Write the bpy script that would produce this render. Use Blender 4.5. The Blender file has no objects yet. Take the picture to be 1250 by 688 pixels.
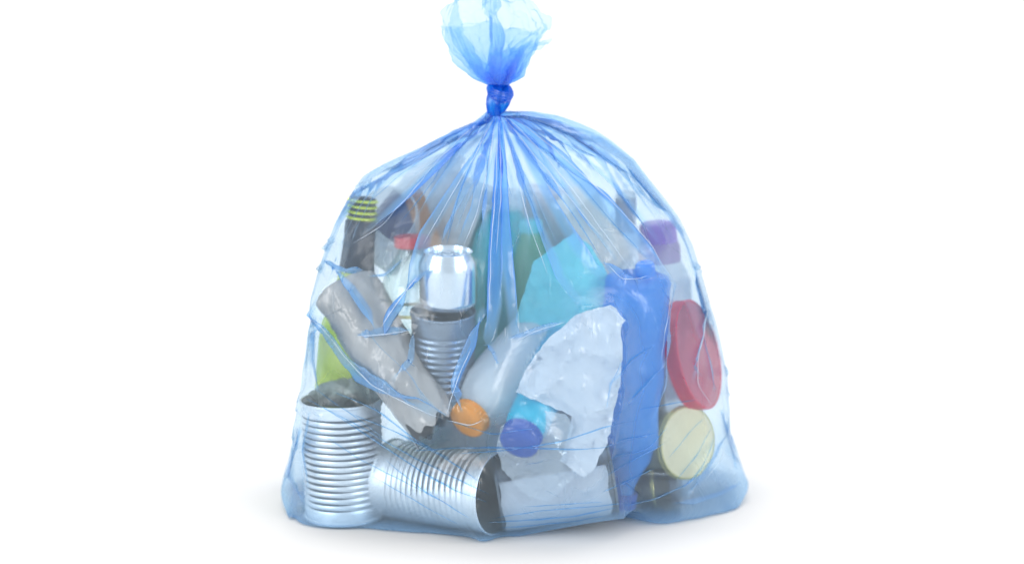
import bpy, bmesh, math, random
import numpy as np
from mathutils import Vector, Matrix, geometry
random.seed(7); rng = np.random.default_rng(7)
sc = bpy.context.scene
COL = sc.collection
R = math.radians

# ------------------------------------------------------------------ camera
TILT = R(10.0); DIST = 2.6; FPX = 2600.0
TGT = np.array([0.0, 0.0, 0.272])
FW = np.array([0, math.cos(TILT), -math.sin(TILT)])
UP = np.array([0, math.sin(TILT), math.cos(TILT)])
RT = np.array([1.0, 0, 0])
CAM = TGT - FW * DIST
cd = bpy.data.cameras.new('camera'); cam = bpy.data.objects.new('camera', cd); COL.objects.link(cam)
cam.location = CAM; cam.rotation_euler = (R(90) - TILT, 0, 0)
cd.sensor_width = 36; cd.lens = 36 * FPX / 1250; cd.clip_start = .05; cd.clip_end = 60
sc.camera = cam
cd.dof.use_dof = True; cd.dof.focus_distance = 2.43; cd.dof.aperture_fstop = 1.8

def P(px, py, y):
    """photo pixel + real depth y (m) -> world point"""
    d = FW + RT * (px - 625) / FPX + UP * (344 - py) / FPX
    return CAM + d * ((y - CAM[1]) / d[1])
def proj(X):
    V = X - CAM; z = V @ FW
    return 625 + FPX * (V @ RT) / z, 344 - FPX * (V @ UP) / z
def px2m(y): return (CAM[1] * -1 + y) / math.cos(TILT) / FPX   # metres per pixel at depth y

# ------------------------------------------------------------------ world, lights, exposure
w = bpy.data.worlds.new('World'); sc.world = w; w.use_nodes = True
w.node_tree.nodes['Background'].inputs[0].default_value = (1.0, 1.0, 1.0, 1)
w.node_tree.nodes['Background'].inputs[1].default_value = 0.80
def area(name, loc, target, sx, sy, power, col=(1, 1, 1)):
    l = bpy.data.lights.new(name, 'AREA'); l.shape = 'RECTANGLE'; l.size = sx; l.size_y = sy; l.energy = power; l.color = col
    o = bpy.data.objects.new(name, l); COL.objects.link(o); o.location = loc
    o.rotation_euler = (Vector(target) - Vector(loc)).to_track_quat('-Z', 'Y').to_euler(); return o
area('softbox_front_top', (0.0, -1.6, 3.2), (0, 0, .1), 2.2, 1.2, 6)
area('softbox_front_left', (-2.7, -2.9, 1.1), (0, 0, .25), 1.5, 1.6, 60)
area('softbox_front_right', (2.7, -2.9, 1.1), (0, 0, .25), 1.5, 1.6, 60)
area('softbox_left', (-2.2, -1.0, 1.2), (0, 0, .25), .5, 1.8, 12)
area('softbox_right', (2.2, -1.0, 1.3), (0, 0, .25), .5, 1.8, 12)
area('softbox_overhead', (0, .6, 2.6), (0, .2, 0), 2.8, 1.8, 34)
area('backdrop_lamp', (0, 1.0, 3.4), (0, 3.0, 1.2), 4.0, .6, 36)
vs = sc.view_settings
vs.view_transform = 'Standard'; vs.look = 'None'; vs.exposure = .05; vs.gamma = 1; vs.use_curve_mapping = False
cy = sc.cycles
cy.transparent_max_bounces = 40; cy.max_bounces = 14; cy.diffuse_bounces = 4; cy.glossy_bounces = 4; cy.transmission_bounces = 10
cy.caustics_reflective = False; cy.caustics_refractive = False
cy.sample_clamp_indirect = 4; cy.blur_glossy = .5
cy.use_denoising = True

# ------------------------------------------------------------------ materials
def newmat(name):
    m = bpy.data.materials.new(name); m.use_nodes = True; nt = m.node_tree; nt.nodes.clear()
    out = nt.nodes.new('ShaderNodeOutputMaterial'); return m, nt, out
def N(nt, t, **kw):
    n = nt.nodes.new(t)
    for k, v in kw.items():
        if k in n.inputs: n.inputs[k].default_value = v
        else: setattr(n, k, v)
    return n
def mix(nt, f, a, b):
    n = nt.nodes.new('ShaderNodeMixShader')
    if isinstance(f, (int, float)): n.inputs[0].default_value = f
    else: nt.links.new(f, n.inputs[0])
    nt.links.new(a, n.inputs[1]); nt.links.new(b, n.inputs[2]); return n.outputs[0]
def math_(nt, op, a, b=0.0, c=None, clamp=False):
    n = nt.nodes.new('ShaderNodeMath'); n.operation = op; n.use_clamp = clamp
    for i, v in enumerate([a, b] + ([c] if c is not None else [])):
        if isinstance(v, (int, float)): n.inputs[i].default_value = v
        else: nt.links.new(v, n.inputs[i])
    return n.outputs[0]
def bump_noise(nt, scale, strength, dist=.001, detail=4):
    tc = nt.nodes.new('ShaderNodeTexCoord'); nz = N(nt, 'ShaderNodeTexNoise', Scale=scale, Detail=detail)
    nt.links.new(tc.outputs['Object'], nz.inputs['Vector'])
    b = N(nt, 'ShaderNodeBump', Strength=strength, Distance=dist); nt.links.new(nz.outputs[0], b.inputs['Height'])
    return b.outputs[0], nz.outputs[0]

def film_mat(name, T, scatter, scat_col, gloss=1.0, rough=.16, blur=.0, bump=.25, power=1.0, bscale=60, layers=False, crinkle=0.0):
    """thin polythene: tinted straight-through light, milky scatter, soft sheen; denser where seen edge-on"""
    m, nt, out = newmat(name)
    bmp, nzf = bump_noise(nt, bscale, bump, .0012, 3)
    if crinkle:
        tcx = nt.nodes.new('ShaderNodeTexCoord'); wz = N(nt, 'ShaderNodeTexNoise', Scale=9.0, Detail=3.0); nt.links.new(tcx.outputs['Object'], wz.inputs['Vector'])
        mp = nt.nodes.new('ShaderNodeMixRGB'); mp.inputs[0].default_value = .12; nt.links.new(tcx.outputs['Object'], mp.inputs[1]); nt.links.new(wz.outputs['Color'], mp.inputs[2])
        vo = N(nt, 'ShaderNodeTexVoronoi', Scale=34.0); vo.feature = 'DISTANCE_TO_EDGE'; nt.links.new(mp.outputs[0], vo.inputs['Vector'])
        vb = N(nt, 'ShaderNodeBump', Strength=crinkle, Distance=.004); nt.links.new(vo.outputs['Distance'], vb.inputs['Height']); nt.links.new(bmp, vb.inputs['Normal'])
        bmp = vb.outputs[0]
    lw = nt.nodes.new('ShaderNodeLayerWeight'); lw.inputs[0].default_value = .5
    # path length through the film grows towards grazing view: 1/cos, capped
    cosv = math_(nt, 'SUBTRACT', 1.0, lw.outputs['Facing'])
    inv = math_(nt, 'DIVIDE', 1.0, math_(nt, 'MAXIMUM', cosv, .28))
    inv = math_(nt, 'MULTIPLY', math_(nt, 'POWER', inv, .3), power)
    if layers:   # the mesh stores how many plies of film are gathered at each point
        at = nt.nodes.new('ShaderNodeAttribute'); at.attribute_name = 'plies'
        inv = math_(nt, 'MULTIPLY', inv, at.outputs['Fac'])
    cmb = nt.nodes.new('ShaderNodeCombineColor')
    for i in range(3):
        nt.links.new(math_(nt, 'POWER', T[i], inv), cmb.inputs[i])
    tr = nt.nodes.new('ShaderNodeBsdfTransparent'); nt.links.new(cmb.outputs[0], tr.inputs[0])
    through = tr.outputs[0]
    if blur > 0:
        rf = N(nt, 'ShaderNodeBsdfRefraction', Roughness=.28, IOR=1.06); nt.links.new(cmb.outputs[0], rf.inputs[0])
        through = mix(nt, math_(nt, 'MULTIPLY', math_(nt, 'POWER', cosv, 1.3), blur), through, rf.outputs[0])
    df = N(nt, 'ShaderNodeBsdfDiffuse'); df.inputs[0].default_value = (*scat_col, 1)
    tl = N(nt, 'ShaderNodeBsdfTranslucent'); tl.inputs[0].default_value = (*scat_col, 1)
    milk = mix(nt, .5, df.outputs[0], tl.outputs[0])
    sfac = math_(nt, 'MULTIPLY', math_(nt, 'POWER', inv, .85), scatter, clamp=True)
    sfac = math_(nt, 'MINIMUM', sfac, .55)
    mc = nt.nodes.new('ShaderNodeCombineColor')
    for i in range(3): nt.links.new(math_(nt, 'MULTIPLY', math_(nt, 'POWER', T[i], math_(nt, 'MULTIPLY', inv, 1.0)), scat_col[i]), mc.inputs[i])
    nt.links.new(mc.outputs[0], df.inputs[0]); nt.links.new(mc.outputs[0], tl.inputs[0])
    body = mix(nt, sfac, through, milk)
    gl = N(nt, 'ShaderNodeBsdfGlossy', Roughness=rough); gl.inputs[0].default_value = (1, 1, 1, 1); nt.links.new(bmp, gl.inputs['Normal'])
    l2 = nt.nodes.new('ShaderNodeLayerWeight'); l2.inputs[0].default_value = .5; nt.links.new(bmp, l2.inputs['Normal'])
    fr = math_(nt, 'MULTIPLY_ADD', math_(nt, 'POWER', l2.outputs['Facing'], 5.0), .75, .045)   # both faces of the film reflect
    gf = math_(nt, 'MULTIPLY', math_(nt, 'MINIMUM', fr, .20), gloss, clamp=True)
    sh = mix(nt, gf, body, gl.outputs[0])
    nt.links.new(sh, out.inputs[0]); return m

def pbr(name, col, rough=.5, metal=0.0, bump=0.0, bscale=200, var=0.0, vscale=30, trans=0.0, ior=1.45, spec=.5, sss=0, coat=0, col2=None, bdist=.001):
    m, nt, out = newmat(name)
    p = nt.nodes.new('ShaderNodeBsdfPrincipled'); p.inputs['Base Color'].default_value = (*col, 1)
    p.inputs['Roughness'].default_value = rough; p.inputs['Metallic'].default_value = metal
    p.inputs['Transmission Weight'].default_value = trans; p.inputs['IOR'].default_value = ior
    p.inputs['Specular IOR Level'].default_value = spec; p.inputs['Coat Weight'].default_value = coat
    if sss: p.inputs['Subsurface Weight'].default_value = sss; p.inputs['Subsurface Radius'].default_value = (.01, .01, .01); p.inputs['Subsurface Scale'].default_value = 1
    if bump: b, _ = bump_noise(nt, bscale, bump, bdist); nt.links.new(b, p.inputs['Normal'])
    if var:
        tc = nt.nodes.new('ShaderNodeTexCoord'); nz = N(nt, 'ShaderNodeTexNoise', Scale=vscale, Detail=5.0)
        nt.links.new(tc.outputs['Object'], nz.inputs['Vector'])
        cr = nt.nodes.new('ShaderNodeValToRGB'); c2 = col2 or tuple(c * (1 - var) for c in col)
        cr.color_ramp.elements[0].color = (*c2, 1); cr.color_ramp.elements[1].color = (*[min(1, c * (1 + var * .4)) for c in col], 1)
        cr.color_ramp.elements[0].position = .35; cr.color_ramp.elements[1].position = .65
        nt.links.new(nz.outputs[0], cr.inputs[0]); nt.links.new(cr.outputs[0], p.inputs['Base Color'])
    nt.links.new(p.outputs[0], out.inputs[0]); return m
def plastic(name, col, alpha_t=.0, rough=.3, bump=0, bscale=60):
    """semi-translucent plastic: principled + translucent glow-through, some straight-through if alpha_t"""
    m, nt, out = newmat(name)
    p = nt.nodes.new('ShaderNodeBsdfPrincipled'); p.inputs['Base Color'].default_value = (*col, 1); p.inputs['Roughness'].default_value = rough
    tl = N(nt, 'ShaderNodeBsdfTranslucent'); tl.inputs[0].default_value = (*col, 1)
    if bump: b, _ = bump_noise(nt, bscale, bump, .002); nt.links.new(b, p.inputs['Normal'])
    s = mix(nt, .35, p.outputs[0], tl.outputs[0])
    if alpha_t:
        tr = N(nt, 'ShaderNodeBsdfTransparent'); tr.inputs[0].default_value = (*[c ** .5 for c in col], 1)
        s = mix(nt, alpha_t, s, tr.outputs[0])
    nt.links.new(s, out.inputs[0]); return m

M = {}
BLUR = .36
M['film'] = film_mat('blue_film', (.875, .944, .998), .10, (.76, .90, 1.0), gloss=.75, rough=.22, blur=BLUR, bump=.12, layers=True, crinkle=.35)
M['film_tuft'] = film_mat('blue_film_tuft', (.87, .94, .997), .06, (.66, .85, 1.0), gloss=.4, rough=.25, blur=0, bump=.3, layers=True)
M['film_knot'] = film_mat('blue_film_bunched', (.10, .60, .96), .42, (.02, .46, .92), gloss=1.2, rough=.25, blur=0, bump=.5, bscale=120)
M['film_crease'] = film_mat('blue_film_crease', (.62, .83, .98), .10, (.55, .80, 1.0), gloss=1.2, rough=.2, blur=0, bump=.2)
M['film_ridge'] = film_mat('blue_film_ridge', (.90, .95, .99), .42, (.88, .94, 1.0), gloss=1.5, rough=.25, blur=0, bump=.1)  # whitish milky strip colour, stands in for highlights on fold edges
M['clear_film'] = film_mat('clear_film', (.93, .955, .985), .55, (.95, .98, 1.0), gloss=1.6, rough=.12, blur=0, bump=.5)
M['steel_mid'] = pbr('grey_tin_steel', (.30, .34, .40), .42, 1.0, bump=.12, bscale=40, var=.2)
M['steel'] = pbr('tin_steel', (.80, .83, .87), .42, .7, bump=.12, bscale=40, var=.12, vscale=25)
M['steel_dark'] = pbr('dull_steel', (.16, .18, .21), .4, .9, bump=.1, bscale=60, var=.3)
M['alu'] = pbr('aluminium', (.80, .82, .85), .22, 1.0, bump=.05, bscale=30)
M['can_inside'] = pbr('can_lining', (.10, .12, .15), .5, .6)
M['paper'] = plastic('white_paper', (.82, .85, .90), .0, .8, bump=.08, bscale=60)
M['label'] = pbr('paper_label', (.52, .56, .63), .6, bump=.08, bscale=120, var=.04)
M['kraft'] = pbr('grey_card', (.50, .45, .42), .85, bump=.35, bscale=150, var=.16, vscale=18)
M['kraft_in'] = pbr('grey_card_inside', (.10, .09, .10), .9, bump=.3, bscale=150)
M['kraft_pale'] = pbr('pale_card', (.76, .72, .70), .85, bump=.3, bscale=120, var=.12, vscale=18)
M['brown'] = pbr('brown_card', (.42, .30, .21), .8, bump=.3, bscale=90, var=.15)
M['orange_card'] = pbr('orange_card', (.62, .27, .13), .7, var=.15)
M['thread_glass'] = pbr('yellow_thread_glass', (.80, .85, .04), .3)
M['green_glass'] = plastic('yellow_green_glass', (.80, .93, .16), .25, .12)
M['foil_dark'] = pbr('dark_capsule', (.003, .008, .03), .7, .0, bump=.2, bscale=90)
M['teal'] = plastic('teal_plastic', (.03, .66, .72), .2, .25, bump=.2)
M['cyan_pale'] = plastic('pale_cyan_plastic', (.30, .90, .96), .3, .35, bump=.2)
M['cyan'] = plastic('cyan_plastic', (.01, .66, .88), .0, .3)
M['cyan_clear'] = plastic('clear_cyan_plastic', (.06, .62, .86), .22, .2, bump=.2)
M['blue_cap'] = pbr('dark_blue_plastic', (.003, .075, .40), .35, bump=.1, bscale=80)
M['blue'] = plastic('blue_plastic', (.035, .36, .88), .1, .28, bump=.5, bscale=35)
M['blue_pale'] = plastic('pale_blue_plastic', (.10, .36, .80), .2, .3)
M['orange'] = pbr('orange_plastic', (.88, .30, .015), .4, bump=.1, bscale=80)
M['white'] = plastic('white_plastic', (.92, .94, .96), .0, .35)
M['milky'] = plastic('milky_plastic', (.86, .90, .94), .4, .25, bump=.15)
M['purple'] = pbr('purple_plastic', (.27, .12, .52), .4)
M['purple_pale'] = plastic('pale_purple_plastic', (.42, .28, .55), .2, .35)
M['red'] = pbr('red_plastic', (.62, .02, .045), .35)
M['red_dark'] = pbr('dark_red_plastic', (.74, .005, .06), .4)
M['pink'] = plastic('pink_red_plastic', (.85, .14, .22), .0, .4)
M['cream'] = pbr('cream_lacquer', (.90, .77, .48), .35, .15, bump=.08, bscale=50, var=.06)
M['gold'] = pbr('gold_lacquer', (.70, .60, .22), .3, .6)
M['clear'] = film_mat('clear_glass', (.90, .95, .93), .05, (.8, .88, .86), gloss=1.6, rough=.06, blur=0, bump=.05, power=1.2)
M['clear_dark'] = film_mat('dark_green_glass', (.30, .36, .30), .10, (.25, .30, .28), gloss=1.6, rough=.08, blur=0, bump=.05)
M['navy'] = pbr('navy_label', (.05, .07, .20), .5)
M['greyblue'] = pbr('grey_blue_plastic', (.25, .29, .40), .5)
M['cream_soft'] = pbr('cream_foam', (.88, .84, .76), .7, bump=.2)
M['palegrey'] = pbr('pale_blue_grey_board', (.66, .74, .84), .8, bump=.15, bscale=90, var=.08)
M['pinkgrey'] = pbr('pink_grey_card', (.82, .76, .80), .8, bump=.2)
M['foil'] = pbr('crumpled_foil', (.30, .33, .29), .6, .3, bump=.2, bscale=60, bdist=.003)
m, nt, out = newmat('white_sweep'); d = N(nt, 'ShaderNodeBsdfDiffuse'); d.inputs[0].default_value = (.72, .72, .72, 1)
b_, _ = bump_noise(nt, 300, .03, .0005); nt.links.new(b_, d.inputs['Normal']); nt.links.new(d.outputs[0], out.inputs[0]); M['sweep'] = m

# ------------------------------------------------------------------ mesh helpers
def link(name, me, mat=None, parent=None, smooth=True):
    o = bpy.data.objects.new(name, me); COL.objects.link(o)
    if mat: me.materials.append(mat)
    if smooth and len(me.polygons): me.polygons.foreach_set('use_smooth', [True] * len(me.polygons))
    if parent: o.parent = parent
    return o
def mesh_np(name, V, F):
    me = bpy.data.meshes.new(name)
    V = np.asarray(V, np.float32); F = np.asarray(F, np.int32); k = F.shape[1]
    me.vertices.add(len(V)); me.vertices.foreach_set('co', V.ravel())
    me.loops.add(F.size); me.loops.foreach_set('vertex_index', F.ravel())
    me.polygons.add(len(F)); me.polygons.foreach_set('loop_start', np.arange(0, F.size, k, dtype=np.int32))
    me.update(calc_edges=True); me.validate(); return me
def grid_faces(nv, nu, wrap=False):
    i = np.arange(nv - 1)[:, None]; j = np.arange(nu if wrap else nu - 1)[None, :]; j2 = (j + 1) % nu
    return np.stack([i * nu + j, i * nu + j2, (i + 1) * nu + j2, (i + 1) * nu + j], -1).reshape(-1, 4)
def thing(name, label, cat, loc=(0, 0, 0), axis=None, spin=0.0, group=None):
    o = bpy.data.objects.new(name, None); COL.objects.link(o); o.location = loc
    o.empty_display_size = .02
    if axis is not None:
        q = Vector(axis).normalized().to_track_quat('Z', 'Y')
        o.rotation_mode = 'QUATERNION'; o.rotation_quaternion = q @ Matrix.Rotation(spin, 3, 'Z').to_quaternion()
    o['label'] = label; o['category'] = cat
    if group: o['group'] = group
    return o
def lathe(name, prof, mat, parent=None, n=64, sharp=False, deform=None):
    """prof: list of (r, z); closed if the first/last r is 0"""
    prof = np.array(prof, float); nv = len(prof)
    a = np.linspace(0, 2 * math.pi, n, endpoint=False)
    X = np.stack([prof[:, 0:1] * np.cos(a), prof[:, 0:1] * np.sin(a), np.repeat(prof[:, 1:2], n, 1)], -1)
    if deform is not None: X = deform(X)
    me = mesh_np(name, X.reshape(-1, 3), grid_faces(nv, n, True))
    o = link(name, me, mat, parent)
    bm = bmesh.new(); bm.from_mesh(me); bmesh.ops.remove_doubles(bm, verts=bm.verts, dist=1e-6)
    bmesh.ops.recalc_face_normals(bm, faces=bm.faces)
    for e in bm.edges:
        if len(e.link_faces) == 2 and e.calc_face_angle(0) > R(42): e.smooth = False
    bm.to_mesh(me); bm.free(); return o
def solidify(o, t):
    md = o.modifiers.new('thickness', 'SOLIDIFY'); md.thickness = t; md.offset = 0; return o
def dirv(x, y, z): return Vector((x, y, z)).normalized()
def crumple(p, seed, f=1.0, n=7):
    """piecewise-planar crumple noise on an (...,k) array; returns (...)"""
    r = np.random.default_rng(seed); k = p.shape[-1]; h = 0
    q = p + 0.0
    for i in range(n):
        d = r.normal(size=k); d /= np.linalg.norm(d); fr = f * (1.0 + 1.9 * r.random()) * (1.35 ** (i % 4))
        ph = q @ d * fr + r.random()
        tri = np.abs((ph % 1.0) - .5) * 2
        h = h + (tri - .5) / fr
        q = q + (tri[..., None] - .5) * d * .35 / fr
    return h * f / n * 2

# ------------------------------------------------------------------ setting: a white studio sweep
prof = [(-6, 0)] + [(1.9 + 1.1 * math.sin(a), 1.1 - 1.1 * math.cos(a)) for a in np.linspace(0, math.pi / 2, 14)] + [(3.0, 4.5)]
V = [(x, y, z) for (y, z) in prof for x in (-6, 6)]
F = [(2 * i, 2 * i + 1, 2 * i + 3, 2 * i + 2) for i in range(len(prof) - 1)]
g = link('ground', mesh_np('ground', V, F), M['sweep']); g['kind'] = 'structure'; g['label'] = 'seamless white studio ground sweeping up behind the bag'

# ================================================================== THE CONTENTS
def ribbed(r, h, z0, z1, n, d=.0006, rim=.0016):
    """wall profile of a tin: rolled rims and rows of beads"""
    p = [(r + rim, 0), (r + rim, .0028), (r, .0042)]
    for k in range(n * 6 + 1):
        z = z0 + (z1 - z0) * k / (n * 6); p.append((r - d * (1 - math.cos(2 * math.pi * k / 6)) * .9, z))
    p += [(r, h - .0042), (r + rim, h - .003), (r + rim, h - .0005), (r + rim * .5, h), (r - .0006, h - .0006)]
    return p
def tin(name, label, base, axis, r, h, z0, z1, n, wall=None, open_top=False, open_base=False, spin=0, seam=True, lining=None, dent=0, seed=0):
    t = thing(name, label, 'tin can', base, axis, spin)
    r_ = np.random.default_rng(seed)
    def dfm(X):
        if not dent: return X
        a = np.arctan2(X[..., 1], X[..., 0]); k = 1 + dent * (np.sin(2 * a + 1) * .5 + .4 * np.sin(3 * a + X[..., 2] * 30)) * np.sin(np.pi * np.clip(X[..., 2] / h, 0, 1))
        Y_ = X.copy(); Y_[..., 0] *= k; Y_[..., 1] *= k; return Y_
    p = ribbed(r, h, z0, z1, n)
    lathe('can_wall', p, wall or M['steel'], t, 96, deform=dfm)
    inn = [(r - .0006, h - .0006), (r - .0008, h - .004), (r - .001, .006)]
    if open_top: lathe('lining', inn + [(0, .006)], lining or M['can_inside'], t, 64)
    else:
        lathe('can_end', [(r - .0006, h - .0006), (r - .001, h - .004), (r * .86, h - .004), (r * .84, h - .0028), (r * .70, h - .0028), (r * .68, h - .0038), (r * .4, h - .0038), (r * .38, h - .003), (0, h - .003)], wall or M['steel'], t, 64)
    lathe('can_base', [(r + .001, .0004), (r - .001, .003), (r * .85, .003), (r * .83, .002), (r * .6, .002), (r * .58, .003), (0, .003)], wall or M['steel'], t, 64)
    if seam:
        V = []; 
        for (rr, z) in [q for q in p[2:-4]]:
            for a in (-.035, 0, .035): V.append(((rr + (.0009 if a == 0 else .0001)) * math.cos(a), (rr + (.0009 if a == 0 else .0001)) * math.sin(a), z))
        link('side_seam', mesh_np('side_seam', V, grid_faces(len(V) // 3, 3)), M['steel_dark'], t)
    return t
def gp(px, py):   # ground point under a photo pixel
    d = FW + RT * (px - 625) / FPX + UP * (344 - py) / FPX; k = -CAM[2] / d[2]; return CAM + d * k

# A standing tin, lower left
b = gp(421, 631); b[2] = .003
tin('tin_can', 'tall ribbed silver tin standing open at the lower left of the bag', b, (-.02, -.01, 1), .0475, .144, .014, .130, 15, open_top=True, spin=R(222), dent=.014)
tA = b
def crumpled_patch(name, label, cat, poly, y, amp, mat, seed, freq=18, step=6, thick=.0006, tilt=(0, 0), parent=None, bulge=0, curl=0):
    poly = [Vector(p) for p in poly]; r_ = np.random.default_rng(seed)
    pts = []; n = len(poly); edges = []
    for i in range(n):
        a, b2 = poly[i], poly[(i + 1) % n]; k = max(1, int((b2 - a).length / step))
        for j in range(k):
            q = a.lerp(b2, j / k)
            if 0 < j: q = q + Vector(r_.normal(size=2) * .7)
            pts.append(q)
    nb = len(pts); edges = [(i, (i + 1) % nb) for i in range(nb)]
    x0, x1 = min(p.x for p in poly), max(p.x for p in poly); y0, y1 = min(p.y for p in poly), max(p.y for p in poly)
    yy = y0
    while yy < y1:
        xx = x0
        while xx < x1: pts.append(Vector((xx + r_.normal() * step * .22, yy + r_.normal() * step * .22))); xx += step
        yy += step
    v, e, f, _, _, _ = geometry.delaunay_2d_cdt(pts, edges, [list(range(nb))], 1, 1e-3)
    cxp = sum(p.x for p in poly) / n; cyp = sum(p.y for p in poly) / n
    A = np.array([(p.x, p.y) for p in v])
    c3 = np.stack([A[:, 0] * .001, A[:, 1] * .001], -1)
    h = crumple(c3, seed, freq, 8) * amp + crumple(c3, seed + 5, freq * 3.1, 6) * amp * .22
    rad = np.hypot((A[:, 0] - cxp) / (x1 - x0), (A[:, 1] - cyp) / (y1 - y0)) * 2
    V = [P(a[0], a[1], y + hh + tilt[0] * (a[0] - cxp) * .001 + tilt[1] * (a[1] - cyp) * .001 - bulge * (1 - rr * rr) + curl * rr ** 3) for a, hh, rr in zip(A, h, rad)]
    c = np.mean(V, 0); me = bpy.data.meshes.new(name); me.from_pydata([tuple(q - c) for q in V], [], f); me.update()
    o = link(name, me, mat, None, smooth=False); o.location = c
    bm = bmesh.new(); bm.from_mesh(me); bmesh.ops.recalc_face_normals(bm, faces=bm.faces); bm.to_mesh(me); bm.free()
    if thick: solidify(o, thick)
    if parent: o.parent = parent
    else: o['label'] = label; o['category'] = cat
    return o
crumpled_patch('foil_scrap', 'dark crumpled foil lid bulging out of the standing ribbed tin', 'foil', [(376,480),(392,468),(415,461),(440,460),(462,468),(470,482),(466,494),(430,497),(395,495)], -.09, .030, M['foil'], 4, 14, 5, .0005, bulge=.02)

# B lying ribbed tin
p0 = P(478, 584, -.080); p1 = P(608, 602, -.160)
ax = p1 - p0
tin('tin_can', 'ribbed silver tin lying on its side at the bottom, its dark end turned right', p0, ax, .0475, float(np.linalg.norm(ax)), .018, np.linalg.norm(ax) - .018, 15, seam=False, open_top=True, dent=.02, seed=3)
# C dark tin with white label
p0 = P(607, 604, -.142); p1 = P(748, 580, -.135); ax = p1 - p0; hC = float(np.linalg.norm(ax))
tC = tin('tin_can', 'tin wrapped in a plain white paper label lying along the bottom front edge', p0, ax, .0425, hC, .012, hC - .012, 3, wall=M['steel_dark'], seam=False)
# label: partial wrap on the camera side
q = tC.rotation_quaternion.copy(); inv = q.inverted()
fr_dir = inv @ Vector((0, -1, .0)); dn_dir = inv @ Vector((0, 0, -1))
V = []; nl = 24; rl = .0439
for i in range(nl + 1):
    a = R(-34) + R(120) * i / nl     # from a little above the middle down to the underside
    d3 = fr_dir * math.cos(a) + dn_dir * math.sin(a); d3.z = 0; d3.normalize()
    for k in range(7):
        zf = k / 6; V.append(tuple(d3 * (rl + .0002 * math.sin(i * 1.3 + k)) + Vector((0, 0, .0035 + (hC - .012) * zf + .0012 * math.sin(i * .6) * (1 if k in (0, 6) else 0)))))
solidify(link('paper_label', mesh_np('paper_label', V, grid_faces(nl + 1, 7)), M['label'], tC), .0003)

# D cardboard roll, squashed
p0 = P(421, 352, -.075); p1 = P(530, 520, -.155); ax = p1 - p0; h = float(np.linalg.norm(ax))
tD = thing('cardboard_roll', 'long squashed grey cardboard tube lying diagonally across the left side', 'cardboard tube', p0, ax)
def roll_def(X):
    a = np.arctan2(X[..., 1], X[..., 0]); z = X[..., 2] / h
    k = 1 + .10 * np.cos(2 * a + 1.4 * z) + .05 * np.sin(3 * a + 5 * z); Y_ = X.copy()
    c = crumple(X * np.array([1, 1, .6]), 31, 20, 9) * .015
    en = np.clip((z - .88) / .12, 0, 1); Y_[..., 2] += en * .011 * (np.sin(5 * a) * .5 + np.sin(3 * a + 1) * .6 + .4 * np.sin(11 * a))
    Y_[..., 0] *= k; Y_[..., 1] *= k; rr = np.hypot(X[..., 0], X[..., 1])[..., None] + 1e-9
    Y_[..., :2] += X[..., :2] / rr * c[..., None]; return Y_
zs = np.linspace(0, h, 70)
o = lathe('tube_wall', [(.040 - .006 * z / h, z) for z in zs], M['kraft'], tD, 90, deform=roll_def)
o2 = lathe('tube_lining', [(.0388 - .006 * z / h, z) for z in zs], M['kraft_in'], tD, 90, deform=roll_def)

# bottles ------------------------------------------------------
def bottle(name, label, cat, top, axis_down, prof_, mats, parts, n=72, spin=0, deform=None):
    """profiles run from the mouth (z=0) along the body; several named parts"""
    t = thing(name, label, cat, top, axis_down, spin)
    for pn, pr, mt in parts: lathe(pn, pr, mt, t, n, deform=deform if pn in ('bottle_body', 'label_band') else None)
    return t
# E wine bottle: mouth up
top = P(443, 241, -.025); dn = P(412, 600, -.03) - top
thr = []
for k in range(4): thr += [(.0158, .002 + k * .0062), (.0182, .0036 + k * .0062), (.0182, .0050 + k * .0062), (.0158, .0066 + k * .0062)]
bottle('wine_bottle', 'yellow-green glass bottle with a dark neck sleeve standing upright at the left', 'bottle', top, dn, None, None, [
 ('mouth', [(.0120, .004), (.0125, .0005), (.0155, 0), (.0160, .002), (.0158, .030)], M['foil_dark'])] + [
 ('thread', [(.0157, z_), (.0182, z_ + .0010), (.0184, z_ + .0028), (.0157, z_ + .0038)], M['thread_glass']) for z_ in (.0015, .0085, .0155, .0225)] + [
 ('neck_sleeve', [(.0160, .027), (.0185, .029), (.0190, .040), (.0186, .050), (.0205, .080), (.0215, .088)], M['foil_dark']),
 ('bottle_body', [(.0200, .086), (.0225, .100), (.029, .130), (.0365, .155), (.0385, .175), (.0385, .345), (.034, .352), (0, .350)], M['green_glass'])])
# F red-lidded glass jar
top = P(503, 288, -.065)
jar = thing('glass_jar', 'clear glass bottle with a flat red lid behind the drinks can', 'jar', top, (.02, 0, -1))
lathe('lid', [(0, 0), (.0205, 0), (.0215, .001), (.0218, .012), (.0205, .013)], M['red'], jar, 64)
lathe('glass', [(.0185, .012), (.0185, .018), (.022, .026), (.033, .044), (.040, .062), (.042, .080), (.042, .165), (.038, .172), (0, .171)], M['clear'], jar, 64)
lathe('glass_stripe', [(.0424, .088), (.0424, .092)], M['gold'], jar, 64)
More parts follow.
